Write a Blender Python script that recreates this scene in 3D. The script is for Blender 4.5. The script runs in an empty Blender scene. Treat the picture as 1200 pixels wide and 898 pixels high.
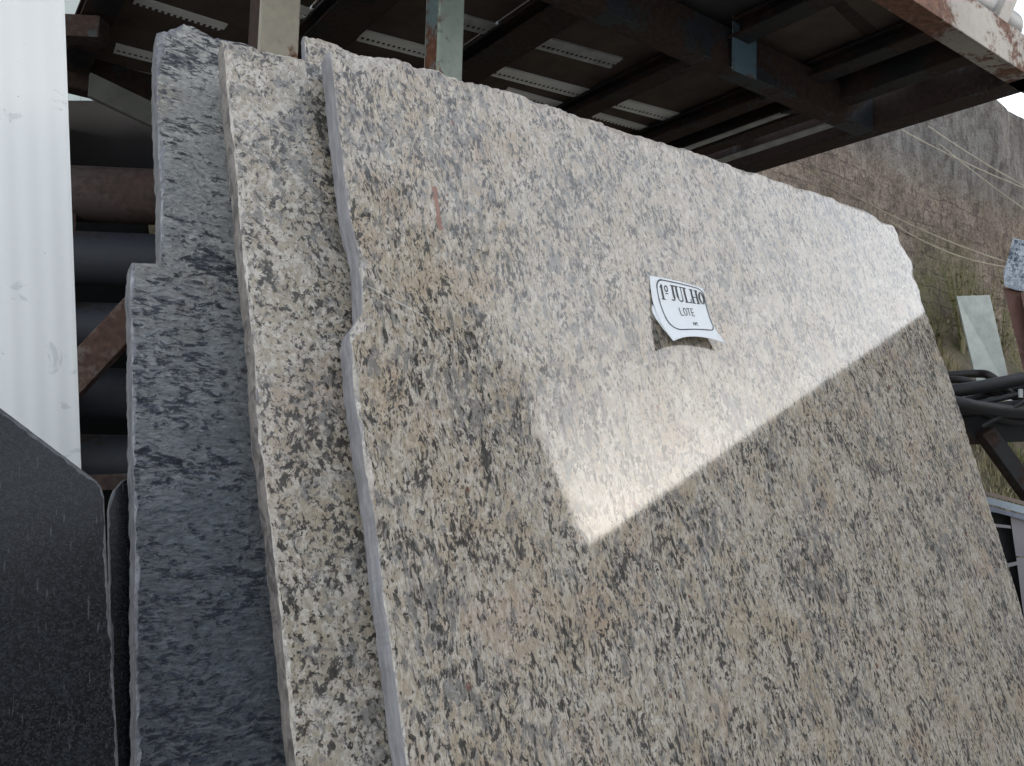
import bpy, bmesh, random
from math import *
from mathutils import Vector, Matrix, noise
random.seed(7)
S = bpy.context.scene
COL = S.collection
CAMZ = 1.35
# ---------------------------------------------------------------- camera
FPX = 968.0
PITCH, ROLL = radians(4.5), radians(1.6)
f_ = Vector((0, cos(PITCH), sin(PITCH))); r0 = Vector((1, 0, 0)); u0 = r0.cross(f_)
r_ = cos(ROLL)*r0 + sin(ROLL)*u0; u_ = -sin(ROLL)*r0 + cos(ROLL)*u0
CP = Vector((0, 0, CAMZ))
cd = bpy.data.cameras.new('camera'); cam = bpy.data.objects.new('camera', cd); COL.objects.link(cam)
m = Matrix((r_, u_, -f_)).transposed().to_4x4(); m.translation = CP
cam.matrix_world = m
cd.sensor_fit = 'HORIZONTAL'; cd.sensor_width = 36; cd.lens = 36*FPX/1200
cd.clip_start = 0.05; cd.clip_end = 500
S.camera = cam
# ---------------------------------------------------------------- sky, sun, exposure
SUN_AZ, SUN_EL = radians(98), radians(12)          # azimuth clockwise from +Y
w = bpy.data.worlds.new('World'); S.world = w; w.use_nodes = True
nt = w.node_tree; bg = nt.nodes['Background']
sky = nt.nodes.new('ShaderNodeTexSky'); sky.sky_type = 'NISHITA'; sky.sun_disc = False
sky.sun_elevation = SUN_EL; sky.sun_rotation = SUN_AZ
sky.dust_density = 1.2; sky.air_density = 1.0; sky.ozone_density = 1.0
hs = nt.nodes.new('ShaderNodeHueSaturation'); hs.inputs['Saturation'].default_value = .4      # thin high haze whitens the sky
nt.links.new(sky.outputs[0], hs.inputs['Color']); nt.links.new(hs.outputs[0], bg.inputs[0]); bg.inputs[1].default_value = 0.15
sd = bpy.data.lights.new('sun', 'SUN'); sun = bpy.data.objects.new('sun', sd); COL.objects.link(sun)
sd.energy = 2.5; sd.angle = radians(0.6); sd.color = (1, .93, .82)
sdir = Vector((sin(SUN_AZ)*cos(SUN_EL), cos(SUN_AZ)*cos(SUN_EL), sin(SUN_EL)))
sun.rotation_euler = sdir.to_track_quat('Z', 'Y').to_euler(); sun.location = (6, 0, 9)
S.view_settings.view_transform = 'Standard'; S.view_settings.look = 'None'; S.view_settings.gamma = 1
S.view_settings.exposure = 2.25
S.cycles.max_bounces = 6
# ---------------------------------------------------------------- measuring helpers
AZ = radians(54)
A = Vector((sin(AZ), cos(AZ), 0)); B = Vector((-cos(AZ), sin(AZ), 0)); Z = Vector((0, 0, 1))
def ray(x, y): return f_ + (x-600)/FPX*r_ - (y-449)/FPX*u_
def at_t(x, y, t): return CP + ray(x, y)*t
def at_b(x, y, b): q = ray(x, y); return CP + q*(b/q.dot(B))
def at_z(x, y, h): q = ray(x, y); return CP + q*(h/q.z)
def ab(a, b, z): return A*a + B*b + Z*(z+CAMZ)      # z is measured from eye height
LEAN = radians(18.3)
C = B*sin(LEAN) + Z*cos(LEAN); N = -B*cos(LEAN) + Z*sin(LEAN)
P0 = ray(389, 68)*1.6
def onp(x, y, off=0.0):
    q = ray(x, y); return CP + q*((N.dot(P0)-off)/N.dot(q))
def fn(*v): return noise.noise(Vector(v))
# ---------------------------------------------------------------- mesh helpers
def tag(o, label=None, cat=None, group=None, kind=None):
    for k, v in (('label', label), ('category', cat), ('group', group), ('kind', kind)):
        if v: o[k] = v
    return o
def empty(name, loc):
    o = bpy.data.objects.new(name, None); COL.objects.link(o); o.location = loc; o.empty_display_size = .1
    return o
class MB:
    def __init__(s): s.v = []; s.f = []; s.mi = []
    def face(s, idx, m=0): s.f.append(idx); s.mi.append(m)
    def add(s, vs, fs, m=0):
        k = len(s.v); s.v += [Vector(v) for v in vs]
        for f in fs: s.face([i+k for i in f], m)
    def box(s, o, x, y, z, m=0, bev=0.0):
        """box from corner o along the three edge vectors"""
        bm = bmesh.new()
        c = [bm.verts.new(o + x*i + y*j + z*k) for i in (0, 1) for j in (0, 1) for k in (0, 1)]
        for q in ((0, 1, 3, 2), (4, 6, 7, 5), (0, 4, 5, 1), (2, 3, 7, 6), (0, 2, 6, 4), (1, 5, 7, 3)):
            bm.faces.new([c[i] for i in q])
        bmesh.ops.recalc_face_normals(bm, faces=bm.faces)
        if bev: bmesh.ops.bevel(bm, geom=bm.edges[:], offset=bev, segments=2, profile=.6, affect='EDGES')
        bm.verts.index_update()
        s.add([v.co.copy() for v in bm.verts], [[v.index for v in f.verts] for f in bm.faces], m); bm.free()
    def tube(s, pts, r, n=14, m=0, wall=None):
        pts = [Vector(p) for p in pts]; rings = []; up = None
        for i, p in enumerate(pts):
            d = (pts[min(i+1, len(pts)-1)] - pts[max(i-1, 0)]).normalized()
            if up is None: up = d.orthogonal().normalized()
            up = (up - d*up.dot(d)).normalized(); sx = d.cross(up)
            rr = r[i] if isinstance(r, (list, tuple)) else r
            rings.append([p + (up*cos(2*pi*k/n) + sx*sin(2*pi*k/n))*rr for k in range(n)])
        k0 = len(s.v)
        for rg in rings: s.v += rg
        for i in range(len(rings)-1):
            for k in range(n):
                a = k0+i*n+k; b = k0+i*n+(k+1) % n
                s.face([a, b, b+n, a+n], m)
        if wall:
            for e, (i, sgn) in enumerate(((0, -1), (len(pts)-1, 1))):
                d = (pts[1]-pts[0]).normalized() if i == 0 else (pts[-1]-pts[-2]).normalized()
                k1 = len(s.v); rr = r if not isinstance(r, (list, tuple)) else r[i]
                s.v += [pts[i] + (v-pts[i])*(1-wall/rr) for v in rings[i]]
                s.v += [pts[i] - d*sgn*.5 + (v-pts[i])*(1-wall/rr) for v in rings[i]]
                for k in range(n):
                    q = (k+1) % n
                    s.face([k0+i*n+k, k0+i*n+q, k1+q, k1+k], m)
                    s.face([k1+k, k1+q, k1+n+q, k1+n+k], m)
                s.face([k1+n+k for k in range(n)], m)
        else:
            s.face([k0+k for k in range(n)][::-1], m); s.face([k0+(len(rings)-1)*n+k for k in range(n)], m)
    def build(s, name, mats, parent=None, smooth=False, frame=None, recalc=True):
        if not isinstance(mats, (list, tuple)): mats = [mats]
        if frame is None:
            xs = [v.x for v in s.v]; ys = [v.y for v in s.v]; zs = [v.z for v in s.v]
            o0 = Vector(((min(xs)+max(xs))/2, (min(ys)+max(ys))/2, min(zs)))
            vs = [v-o0 for v in s.v]; mw = Matrix.Translation(o0)
        else:
            mw = frame; inv = frame.inverted(); vs = [inv @ v for v in s.v]
        me = bpy.data.meshes.new(name); me.from_pydata(vs, [], s.f)
        for mt in mats: me.materials.append(mt)
        me.polygons.foreach_set('material_index', s.mi)
        if smooth: me.polygons.foreach_set('use_smooth', [True]*len(me.polygons))
        if recalc:
            bm = bmesh.new(); bm.from_mesh(me); bmesh.ops.recalc_face_normals(bm, faces=bm.faces); bm.to_mesh(me); bm.free()
        me.update()
        if smooth: me.set_sharp_from_angle(angle=radians(40))
        o = bpy.data.objects.new(name, me); COL.objects.link(o)
        if parent: o.parent = parent; mw = Matrix.Translation(-parent.location) @ mw
        o.matrix_basis = mw
        return o
def bar(name, p, q, wx, wz, mat, parent=None, side=None, bev=.004):
    """rectangular bar from p to q, wx across (horizontally), wz in height, p/q on the centre line"""
    d = (q-p); up = Z if abs(d.normalized().z) < .9 else B
    sx = (side or d.cross(up)).normalized(); sz = sx.cross(d).normalized()
    mb = MB(); mb.box(p - sx*wx/2 - sz*wz/2, d, sx*wx, sz*wz, bev=bev)
    return mb.build(name, mat, parent)
# ---------------------------------------------------------------- shader helpers
class NT:
    def __init__(s, name):
        s.m = bpy.data.materials.new(name); s.m.use_nodes = True; s.t = s.m.node_tree; s.n = s.t.nodes
        s.b = s.n['Principled BSDF']; s.co = s.n.new('ShaderNodeTexCoord').outputs['Object']
    def lk(s, a, b): s.t.links.new(a, b)
    def put(s, sock, v):
        if hasattr(v, 'is_output'): s.lk(v, sock)
        elif isinstance(v, (tuple, list)) and len(v) == 3 and sock.type == 'RGBA': sock.default_value = (*v, 1)
        else: sock.default_value = v
    def map(s, sc=(1, 1, 1), rot=(0, 0, 0), vec=None, loc=(0, 0, 0)):
        n = s.n.new('ShaderNodeMapping'); s.lk(vec or s.co, n.inputs[0])
        n.inputs['Scale'].default_value = sc; n.inputs['Rotation'].default_value = rot; n.inputs['Location'].default_value = loc
        return n.outputs[0]
    def noise(s, sc, vec=None, det=3, rough=.55, dist=0, color=False):
        n = s.n.new('ShaderNodeTexNoise'); s.lk(vec or s.co, n.inputs['Vector'])
        n.inputs['Scale'].default_value = sc; n.inputs['Detail'].default_value = det
        n.inputs['Roughness'].default_value = rough; n.inputs['Distortion'].default_value = dist
        return n.outputs['Color' if color else 'Fac']
    def vor(s, sc, vec=None, out='Distance', feat='F1', rnd=1):
        n = s.n.new('ShaderNodeTexVoronoi'); n.feature = feat; s.lk(vec or s.co, n.inputs['Vector'])
        n.inputs['Scale'].default_value = sc; n.inputs['Randomness'].default_value = rnd
        return n.outputs[out]
    def ramp(s, fac, stops, interp='LINEAR'):
        n = s.n.new('ShaderNodeValToRGB'); s.lk(fac, n.inputs[0]); e = n.color_ramp.elements; n.color_ramp.interpolation = interp
        while len(e) < len(stops): e.new(.5)
        for el, (p, c) in zip(e, stops):
            el.position = p; el.color = (c, c, c, 1) if not isinstance(c, (tuple, list)) else (*c, 1)
        return n.outputs[0]
    def mix(s, fac, a, b, mode='MIX'):
        n = s.n.new('ShaderNodeMix'); n.data_type = 'RGBA'; n.blend_type = mode
        s.put(n.inputs[0], fac); s.put(n.inputs[6], a); s.put(n.inputs[7], b); return n.outputs[2]
    def math(s, op, a, b=0.0, clamp=False):
        n = s.n.new('ShaderNodeMath'); n.operation = op; n.use_clamp = clamp
        s.put(n.inputs[0], a); s.put(n.inputs[1], b); return n.outputs[0]
    def sep(s, vec=None):
        n = s.n.new('ShaderNodeSeparateXYZ'); s.lk(vec or s.co, n.inputs[0]); return n.outputs
    def vadd(s, a, b, sc=1.0):
        n = s.n.new('ShaderNodeVectorMath'); n.operation = 'MULTIPLY_ADD'; s.lk(b, n.inputs[0]); n.inputs[1].default_value = (sc,)*3
        s.lk(a, n.inputs[2]); return n.outputs[0]
    def bump(s, h, dist, strength=1.0, nrm=None):
        n = s.n.new('ShaderNodeBump'); s.lk(h, n.inputs['Height']); n.inputs['Distance'].default_value = dist
        n.inputs['Strength'].default_value = strength
        if nrm: s.lk(nrm, n.inputs['Normal'])
        s.lk(n.outputs[0], s.b.inputs['Normal']); return n.outputs[0]
    def out(s, col=None, rough=None, spec=None, metal=None):
        for k, v in (('Base Color', col), ('Roughness', rough), ('Specular IOR Level', spec), ('Metallic', metal)):
            if v is not None: s.put(s.b.inputs[k], v)
        return s.m
def simple(name, col, rough=.6, var=.15, sc=20, bump=0.0, metal=0.0, spec=None):
    t = NT(name); n = t.noise(sc, det=5, rough=.65)
    c = t.mix(1.0, col, t.ramp(n, [(.25, 1-var*1.6), (.75, 1+var)]), 'MULTIPLY')
    if bump: t.bump(n, bump)
    return t.out(c, rough, metal=metal, spec=spec)
def painted(name, paint, rust_amt=.5, rough=.55, sc=3.0, rust=(.16, .06, .03), seed=0):
    """old paint with rust coming through"""
    t = NT(name); v = t.map(loc=(seed, seed*.7, 0))
    n1 = t.noise(sc, v, 8, .68, .3); n2 = t.noise(sc*14, v, 5, .6); n3 = t.noise(sc*.6, v, 4, .6)
    msk = t.ramp(t.math('ADD', n1, t.math('MULTIPLY', n2, .25)), [(.72-rust_amt*.3, 0), (.78-rust_amt*.3, 1)])
    pc = t.mix(1.0, paint, t.ramp(n3, [(.3, .7), (.7, 1.15)]), 'MULTIPLY')
    pc = t.mix(t.ramp(n2, [(.45, 0), (.75, .35)]), pc, tuple(c*.45 for c in paint))
    rc = t.mix(t.ramp(n2, [(.35, 0), (.65, 1)]), rust, tuple(c*.45 for c in rust))
    t.bump(t.math('ADD', t.math('MULTIPLY', msk, -.4), n2), .0015)
    return t.out(t.mix(msk, pc, rc), t.ramp(msk, [(0, rough), (1, .85)]))
# ---------------------------------------------------------------- stone
def granite(name, light, mid, grey, dark, garnet=.5, coarse=1.0, stretch=.42, dark_amt=.5, grey_amt=.5, polish=.09, rot=.12,
            cell=100, streaks=False, spec=.7, film=0.0):
    t = NT(name)
    base = t.map((1, stretch, 1), (0, 0, rot))
    d = t.noise(9/coarse, base, 3, .5, color=True)
    v = t.vadd(base, d, .032)
    d2 = t.noise(60/coarse, v, 2, .5, color=True); v = t.vadd(v, d2, .006)
    iso = t.vadd(t.map((1, .75, 1)), d, .03)
    # feldspar crystals, each its own tone
    cells = t.vor(cell/coarse, v, 'Color'); cs = t.sep(cells)
    cells2 = t.sep(t.vor(cell*2.1/coarse, v, 'Color'))
    col = t.ramp(cs[0], [(0, mid), (.35, mid), (.6, light), (1, tuple(min(1, c*1.12) for c in light))])
    yel = t.noise(5/coarse, iso, 4, .6)
    col = t.mix(t.ramp(yel, [(.48, 0), (.66, .5)]), col, tuple(a*b for a, b in zip(mid, (1.0, .91, .76))))
    pink = t.noise(4.1/coarse, t.map(loc=(3, 1, 0)), 3, .5)
    col = t.mix(t.ramp(pink, [(.56, 0), (.7, .35)]), col, (mid[0]*1.05, mid[1]*.85, mid[2]*.8))
    # blue-grey quartz / mica patches
    g1 = t.noise(34/coarse, v, 7, .7); g2 = t.noise(3.2/coarse, iso, 3, .5)
    gm = t.math('ADD', g1, t.math('MULTIPLY', t.math('SUBTRACT', g2, .5), .35))
    lo = .66-grey_amt*.25
    col = t.mix(t.ramp(gm, [(lo, 0), (lo+.05, .75)]), col, t.mix(cs[1], grey, tuple(c*.62 for c in grey)))
    # pale veil patches
    pv = t.noise(11/coarse, iso, 5, .6)
    col = t.mix(t.ramp(pv, [(.58, 0), (.68, .6)]), col, tuple(min(1, c*1.08) for c in light))
    # dark biotite flecks, gathered in clusters
    cl = t.noise(9.5/coarse, iso, 5, .68)
    cl2 = t.noise(22/coarse, v, 4, .6)
    k1 = t.noise(88/coarse, v, 5, .68, .2)
    lvl = t.math('ADD', k1, t.math('ADD', t.math('MULTIPLY', t.math('SUBTRACT', cl, .5), .34), t.math('MULTIPLY', t.math('SUBTRACT', cl2, .5), .35)))
    th = .69-dark_amt*.2
    col = t.mix(t.ramp(lvl, [(th-.02, 0), (th+.012, .75), (th+.05, .96)]), col, t.mix(cs[2], dark, tuple(c*2.4 for c in dark)))
    k2 = t.noise(150/coarse, v, 3, .6)
    lvl2 = t.math('ADD', k2, t.math('MULTIPLY', t.math('SUBTRACT', cl, .5), .3))
    col = t.mix(t.ramp(lvl2, [(.59, 0), (.63, .75)]), col, tuple(c*2 for c in dark))
    # garnets
    if garnet:
        gn = t.n.new('ShaderNodeTexVoronoi'); t.lk(t.vadd(t.map((1, .85, 1)), d2, .008), gn.inputs['Vector']); gn.inputs['Scale'].default_value = 17/max(.8, coarse)
        pick = t.ramp(t.sep(gn.outputs['Color'])[0], [(1-garnet, 0), (1-garnet+.02, 1)])
        size = t.math('MULTIPLY', t.sep(gn.outputs['Color'])[1], .10)
        dot = t.math('LESS_THAN', gn.outputs['Distance'], t.math('ADD', size, .035))
        ctr = t.ramp(t.noise(2.2, t.map(loc=(.4, .2, 0)), 2), [(.36, 0), (.48, 1)])
        col = t.mix(t.math('MULTIPLY', t.math('MULTIPLY', dot, pick), t.math('MULTIPLY', ctr, .8)), col, (.13, .045, .035))
    # per crystal value jitter and fine grain
    col = t.mix(1.0, col, t.ramp(cells2[0], [(0, .82), (1, 1.13)]), 'MULTIPLY')
    col = t.mix(1.0, col, t.ramp(t.noise(420, v, 2), [(.3, .86), (.7, 1.12)]), 'MULTIPLY')
    rough = t.ramp(t.noise(14, t.co, 5, .7), [(.35, polish), (.75, polish*1.5+.02)])
    if film:
        dn = t.noise(3.0, t.map((1, .6, 1), (0, 0, .4)), 6, .7, .6)
        fm = t.math('MULTIPLY', t.ramp(dn, [(.4, 0), (.75, 1)]), film)
        col = t.mix(fm, col, (.62, .61, .6))
    t.col = col
    return t, col, rough
def finish(t, col, rough, spec, bump=.00015):
    t.bump(t.noise(130, t.map((1, .5, 1)), 3, .6), bump)
    return t.out(col, rough, spec)
CREAM = dict(light=(.455, .405, .345), mid=(.38, .32, .25), grey=(.20, .195, .195), dark=(.034, .031, .029))
t, c, r = granite('granite_front', **CREAM, garnet=.42, coarse=.64, dark_amt=.625, grey_amt=.52, polish=.035, film=.06)
X, Y, _z = t.sep()
# a rust coloured crayon stroke and faint pale scratches, drawn on the stone
sx = t.math('ABSOLUTE', t.math('SUBTRACT', t.math('ADD', X, t.math('MULTIPLY', Y, .10)), .175))
STROKE = (t, X, Y)
def stroke_mask(x0, y0, x1, y1, wd, soft=.4):
    dx, dy = x1-x0, y1-y0; L = hypot(dx, dy); dx /= L; dy /= L
    px = t.math('SUBTRACT', X, x0); py = t.math('SUBTRACT', Y, y0)
    al = t.math('ADD', t.math('MULTIPLY', px, dx), t.math('MULTIPLY', py, dy))
    pe = t.math('ABSOLUTE', t.math('SUBTRACT', t.math('MULTIPLY', px, dy), t.math('MULTIPLY', py, dx)))
    inn = t.math('MULTIPLY', t.math('GREATER_THAN', al, 0), t.math('LESS_THAN', al, L))
    wob = t.math('MULTIPLY', t.noise(90, t.co, 3), wd*1.6)
    return t.math('MULTIPLY', inn, t.math('LESS_THAN', pe, wob))
def loc2(x, y):
    p = onp(x, y) - CP - P0; return p.dot(A), p.dot(C)
c = t.mix(t.math('MULTIPLY', stroke_mask(*loc2(509, 219), *loc2(516, 270), .0065), .9), c, (.24, .10, .06))
for q in ((430, 335, 500, 372, .002, .4), (500, 372, 545, 422, .002, .3), (455, 320, 475, 352, .0012, .3), (560, 200, 640, 230, .001, .25)):
    c = t.mix(t.math('MULTIPLY', stroke_mask(*loc2(*q[:2]), *loc2(*q[2:4]), q[4]), q[5]), c, (.7, .68, .64))
M_front = finish(t, c, r, .52, .00003)
t, c, r = granite('granite_coarse', **{**CREAM, 'light': (.44, .40, .35), 'mid': (.345, .30, .24)}, garnet=.35, coarse=.95, stretch=.8, dark_amt=.66, grey_amt=.55, polish=.16, rot=.5)
M_second = finish(t, c, r, .5)
# broken, dusty edge of the beige stone
t, c, r = granite('granite_broken', light=(.50, .46, .42), mid=(.40, .36, .32), grey=(.28, .27, .28), dark=(.09, .085, .085), garnet=0, dark_amt=.35, polish=.6)
t.bump(t.noise(70, t.co, 5, .65), .004); M_broken = t.out(c, .85, .3)
# sawn sides: lilac grey with saw striations running along the edge
t = NT('granite_sawn_side'); n1 = t.noise(30, t.map((3, .5, 3)), 5, .65); n2 = t.noise(8, t.co, 5, .7)
c = t.mix(t.ramp(n1, [(.35, 0), (.7, 1)]), (.20, .195, .21), (.35, .335, .355)); c = t.mix(t.ramp(n2, [(.5, 0), (.72, .6)]), c, (.12, .115, .12))
t.bump(n1, .003); M_side = t.out(c, .6)
t = NT('granite_brown_side'); n1 = t.noise(45, t.map((2, .7, 2)), 6, .7); n2 = t.noise(18, t.co, 5, .7, .5)
c = t.mix(t.ramp(n1, [(.35, 0), (.65, 1)]), (.13, .11, .10), (.27, .24, .22)); c = t.mix(t.ramp(n2, [(.52, 0), (.6, .85)]), c, (.07, .06, .06))
t.bump(n1, .004); M_side2 = t.out(c, .7)
# blue grey slab with wavy dark veins and a riven face
t = NT('granite_blue'); d = t.noise(7, t.co, 4, .6, color=True)
v = t.vadd(t.map((.6, 1.25, 1), (0, 0, .12)), d, .05); v2 = t.vadd(v, t.noise(50, v, 2, color=True), .012)
n1 = t.noise(62, v2, 7, .75, .2); n2 = t.noise(7, v, 5, .65); n3 = t.noise(130, v2, 4, .6)
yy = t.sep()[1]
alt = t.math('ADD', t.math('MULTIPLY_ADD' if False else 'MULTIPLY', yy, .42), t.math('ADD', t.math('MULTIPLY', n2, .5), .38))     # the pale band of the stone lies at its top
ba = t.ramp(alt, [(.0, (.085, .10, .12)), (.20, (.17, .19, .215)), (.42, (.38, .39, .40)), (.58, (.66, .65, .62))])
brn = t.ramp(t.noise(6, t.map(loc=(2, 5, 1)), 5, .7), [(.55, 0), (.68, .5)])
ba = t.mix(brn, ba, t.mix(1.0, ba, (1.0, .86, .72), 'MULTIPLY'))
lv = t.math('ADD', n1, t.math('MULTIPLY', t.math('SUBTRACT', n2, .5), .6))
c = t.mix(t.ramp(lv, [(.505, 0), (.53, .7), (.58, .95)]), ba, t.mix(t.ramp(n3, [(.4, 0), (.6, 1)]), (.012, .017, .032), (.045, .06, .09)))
c = t.mix(1.0, c, t.ramp(n3, [(.3, .6), (.7, 1.4)]), 'MULTIPLY')
gl = t.noise(75, t.map((.5, 1.6, 1), (0, 0, .2), loc=(4, 2, 0)), 5, .75)  # pale dashes paint the glints of the riven face into its colour
c = t.mix(t.ramp(gl, [(.52, 0), (.57, .6)]), c, t.mix(.5, ba, (.42, .44, .46)))
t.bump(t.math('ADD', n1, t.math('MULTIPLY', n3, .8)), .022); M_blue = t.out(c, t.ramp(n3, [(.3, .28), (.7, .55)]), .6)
t, c, r = granite('granite_blue_rim', light=(.24, .24, .26), mid=(.18, .18, .20), grey=(.11, .12, .14), dark=(.05, .05, .06), garnet=0, polish=.5)
t.bump(t.noise(60, t.co, 5, .65), .004); M_bluerim = t.out(c, .7)
t = NT('granite_dark_side'); n1 = t.noise(40, t.map((2, .6, 2)), 6, .7)
c = t.mix(t.ramp(n1, [(.35, 0), (.65, 1)]), (.05, .052, .06), (.16, .155, .165)); t.bump(n1, .004); M_side3 = t.out(c, .7)
# black granite, fine speckle
t = NT('granite_black'); ce = t.sep(t.vor(520, t.co, 'Color')); n1 = t.noise(5, t.co, 5, .6); n3 = t.noise(120, t.co, 3, .6)
c = t.mix(t.ramp(ce[0], [(.55, 0), (1, 1)]), (.005, .0055, .007), (.026, .029, .033))
c = t.mix(t.ramp(n3, [(.5, 0), (.62, .35)]), c, (.026, .03, .035)); c = t.mix(t.ramp(n1, [(.45, 0), (.75, .35)]), c, (.03, .034, .04))
scr = t.noise(40, t.map((6, .6, 1), (0, 0, -.5)), 3, .5); c = t.mix(t.ramp(scr, [(.66, 0), (.7, .22)]), c, (.2, .21, .22))
M_black = t.out(c, .2, .25)
M_blackrim = simple('granite_black_ground_edge', (.09, .093, .10), .5, .4, 80, .002)
def slab(name, off, pts, thick, mats, label, group=None, step=.005, seed=0):
    """pts: outline of the front face on the photograph, each (x, y, inset, chip depth, jitter) for the edge that leaves it.
       mats: face, chipped rim, side"""
    P = []
    n = len(pts); base = [onp(p[0], p[1], off) for p in pts]
    org = CP + P0 - N*off
    L = [((b-org).dot(A), (b-org).dot(C)) for b in base]
    area = sum(L[i][0]*L[(i+1) % n][1]-L[(i+1) % n][0]*L[i][1] for i in range(n)); sg = 1 if area > 0 else -1
    for i in range(n):
        (x0, y0), (x1, y1) = L[i], L[(i+1) % n]; ln = hypot(x1-x0, y1-y0); k = max(1, int(ln/step))
        nx, ny = -(y1-y0)/ln*sg, (x1-x0)/ln*sg      # inward
        ins, dep, jit = pts[i][2:5]; ins2, dep2, jit2 = pts[(i+1) % n][2:5] if False else (ins, dep, jit)
        for j in range(k):
            s = j/k; x, y = x0+(x1-x0)*s, y0+(y1-y0)*s
            a = fn(x*9+seed, y*9, seed*3.1); b = fn(x*45, y*45+seed, 5.5); c_ = fn(x*130, y*130, seed+9)
            e = min(1, min(s, 1-s)*ln/.02) if k > 4 else 0
            jo = jit*(a*.6+b*.35+c_*.5+max(0, fn(x*22, y*22+seed, 14)-.24)*2.6)*e
            a2 = fn(x*14+seed, y*14, 31.7); b2 = fn(x*70, y*70, seed+77)
            P.append((x+nx*jo, y+ny*jo, nx, ny, ins*max(.12, .75+a2*1.8+b2*.5+c_*.5), dep*max(.12, .75+a2*1.6+b2*.5+c_*.2)))
    m = len(P); mb = MB()
    # smooth the inward directions at corners
    Nn = []
    for i in range(m):
        sx = sum(P[(i+q) % m][2] for q in (-2, -1, 0, 1, 2)); sy = sum(P[(i+q) % m][3] for q in (-2, -1, 0, 1, 2)); l = hypot(sx, sy) or 1
        Nn.append((sx/l, sy/l))
    def W(x, y, z): return org + A*x + C*y + N*z
    for i in range(m): x, y = P[i][:2]; mb.v.append(W(x+Nn[i][0]*P[i][4], y+Nn[i][1]*P[i][4], 0))
    for i in range(m): x, y = P[i][:2]; mb.v.append(W(x+Nn[i][0]*P[i][4]*.42, y+Nn[i][1]*P[i][4]*.42, -P[i][5]*(.35+.25*fn(x*60, y*60, 3))))
    for i in range(m): x, y = P[i][:2]; mb.v.append(W(x, y, -P[i][5]))
    for i in range(m):
        x, y = P[i][:2]; q = fn(x*40, y*40, seed+50)*.0015; mb.v.append(W(x+q, y+q, -thick*.55))
    for i in range(m):
        x, y = P[i][:2]; q = .002+fn(x*50, y*50, seed+60)*.002; mb.v.append(W(x+Nn[i][0]*q, y+Nn[i][1]*q, -thick))
    for r, mi in ((0, 1), (1, 1), (2, 2), (3, 2)):
        for i in range(m):
            j = (i+1) % m; mb.face([r*m+i, r*m+j, (r+1)*m+j, (r+1)*m+i], mi)
    mb.face(list(range(m))[::-1], 0); mb.face([4*m+i for i in range(m)], 0)
    fr = Matrix((A, C, N)).transposed().to_4x4(); fr.translation = org
    o = mb.build(name, mats, None, False, fr)
    tag(o, label, 'stone slab', group); return o
def ground_pt(x, off, extra=0):
    """pixel straight below on the slab plane, down at the floor"""
    q = onp(x, 898, off); return q
# ================================================================ SETTING
t = NT('dry_ground'); n1 = t.noise(1.3, t.co, 8, .65); n2 = t.noise(40, t.co, 5, .7)
c = t.mix(t.ramp(n1, [(.35, 0), (.65, 1)]), (.42, .39, .34), (.55, .51, .45)); c = t.mix(t.ramp(n2, [(.45, 0), (.6, .5)]), c, (.32, .29, .25))
t.bump(n2, .02); M_ground = t.out(c, .95)
mb = MB(); mb.add([(-150, -150, 0), (150, -150, 0), (150, 150, 0), (-150, 150, 0)], [(0, 1, 2, 3)])
tag(mb.build('ground', M_ground), kind='structure')
# earth bank rising to the old wall
WB = 5.3
base_z = at_b(1095, 392, WB).z
t = NT('earth_bank'); n1 = t.noise(4, t.co, 7, .65); n2 = t.noise(60, t.co, 5, .7)
c = t.mix(t.ramp(n1, [(.35, 0), (.65, 1)]), (.13, .095, .06), (.25, .20, .13)); c = t.mix(t.ramp(t.noise(2.3, t.co, 4), [(.5, 0), (.65, .7)]), c, (.11, .12, .05))
c = t.mix(t.ramp(n2, [(.5, 0), (.62, .7)]), c, (.07, .055, .04)); t.bump(n2, .03); M_bank = t.out(c, .95)
def bank_z(a, b):
    s = max(0, min(1, (b-3.0)/(WB-3.0))); s = s*s*(3-2*s)*.35+s*.65
    return s*base_z + .07*fn(a*1.7, b*1.7, 2)*min(1, s*4) + .03*fn(a*6, b*6, 4)*min(1, s*4) - (.02 if s <= 0 else 0)
mb = MB(); na, nb = 90, 50
for i in range(na+1):
    for j in range(nb+1):
        a = 1.0+11*i/na; b = 2.9+(WB+.3-2.9)*j/nb; p = ab(a, b, 0); p.z = bank_z(a, b); mb.v.append(p)
for i in range(na):
    for j in range(nb):
        k = i*(nb+1)+j; mb.face([k, k+nb+1, k+nb+2, k+1])
tag(mb.build('earth_bank', M_bank, smooth=True), kind='structure')
# dry grass on the bank
M_grass = []
for nm, cc in (('dry_grass', (.30, .25, .14)), ('green_grass', (.20, .21, .07)), ('straw', (.38, .33, .21))):
    M_grass.append(simple(nm, cc, .8, .3, 3))
mb = MB()
for _ in range(26000):
    a = random.uniform(3.6, 10.0); b = random.uniform(3.2, WB-.03); z = bank_z(a, b)
    d = fn(a*1.2, b*1.2, 8)
    if random.random() > .6+d: continue
    h = random.uniform(.06, .24)*(1+d); p = ab(a, b, 0); p.z = z-.01
    an = random.uniform(0, 2*pi); lean = random.uniform(.1, .9)*h; wd = random.uniform(.004, .010)
    dx = Vector((cos(an), sin(an), 0)); sd_ = Vector((-sin(an), cos(an), 0))*wd
    mi = 1 if (fn(a*.9, b*.9, 20) > .12 and random.random() < .7) else random.choice((0, 0, 2))
    mb.add([p-sd_, p+sd_, p+dx*lean*.4+Z*h*.6+sd_*.7, p+dx*lean*.4+Z*h*.6-sd_*.7, p+dx*lean+Z*h], [(0, 1, 2, 3), (3, 2, 4)], mi)
tag(mb.build('dry_grass', M_grass, recalc=False), 'dry straw coloured grass growing on the earth bank below the old wall', 'grass', kind='stuff')
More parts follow.
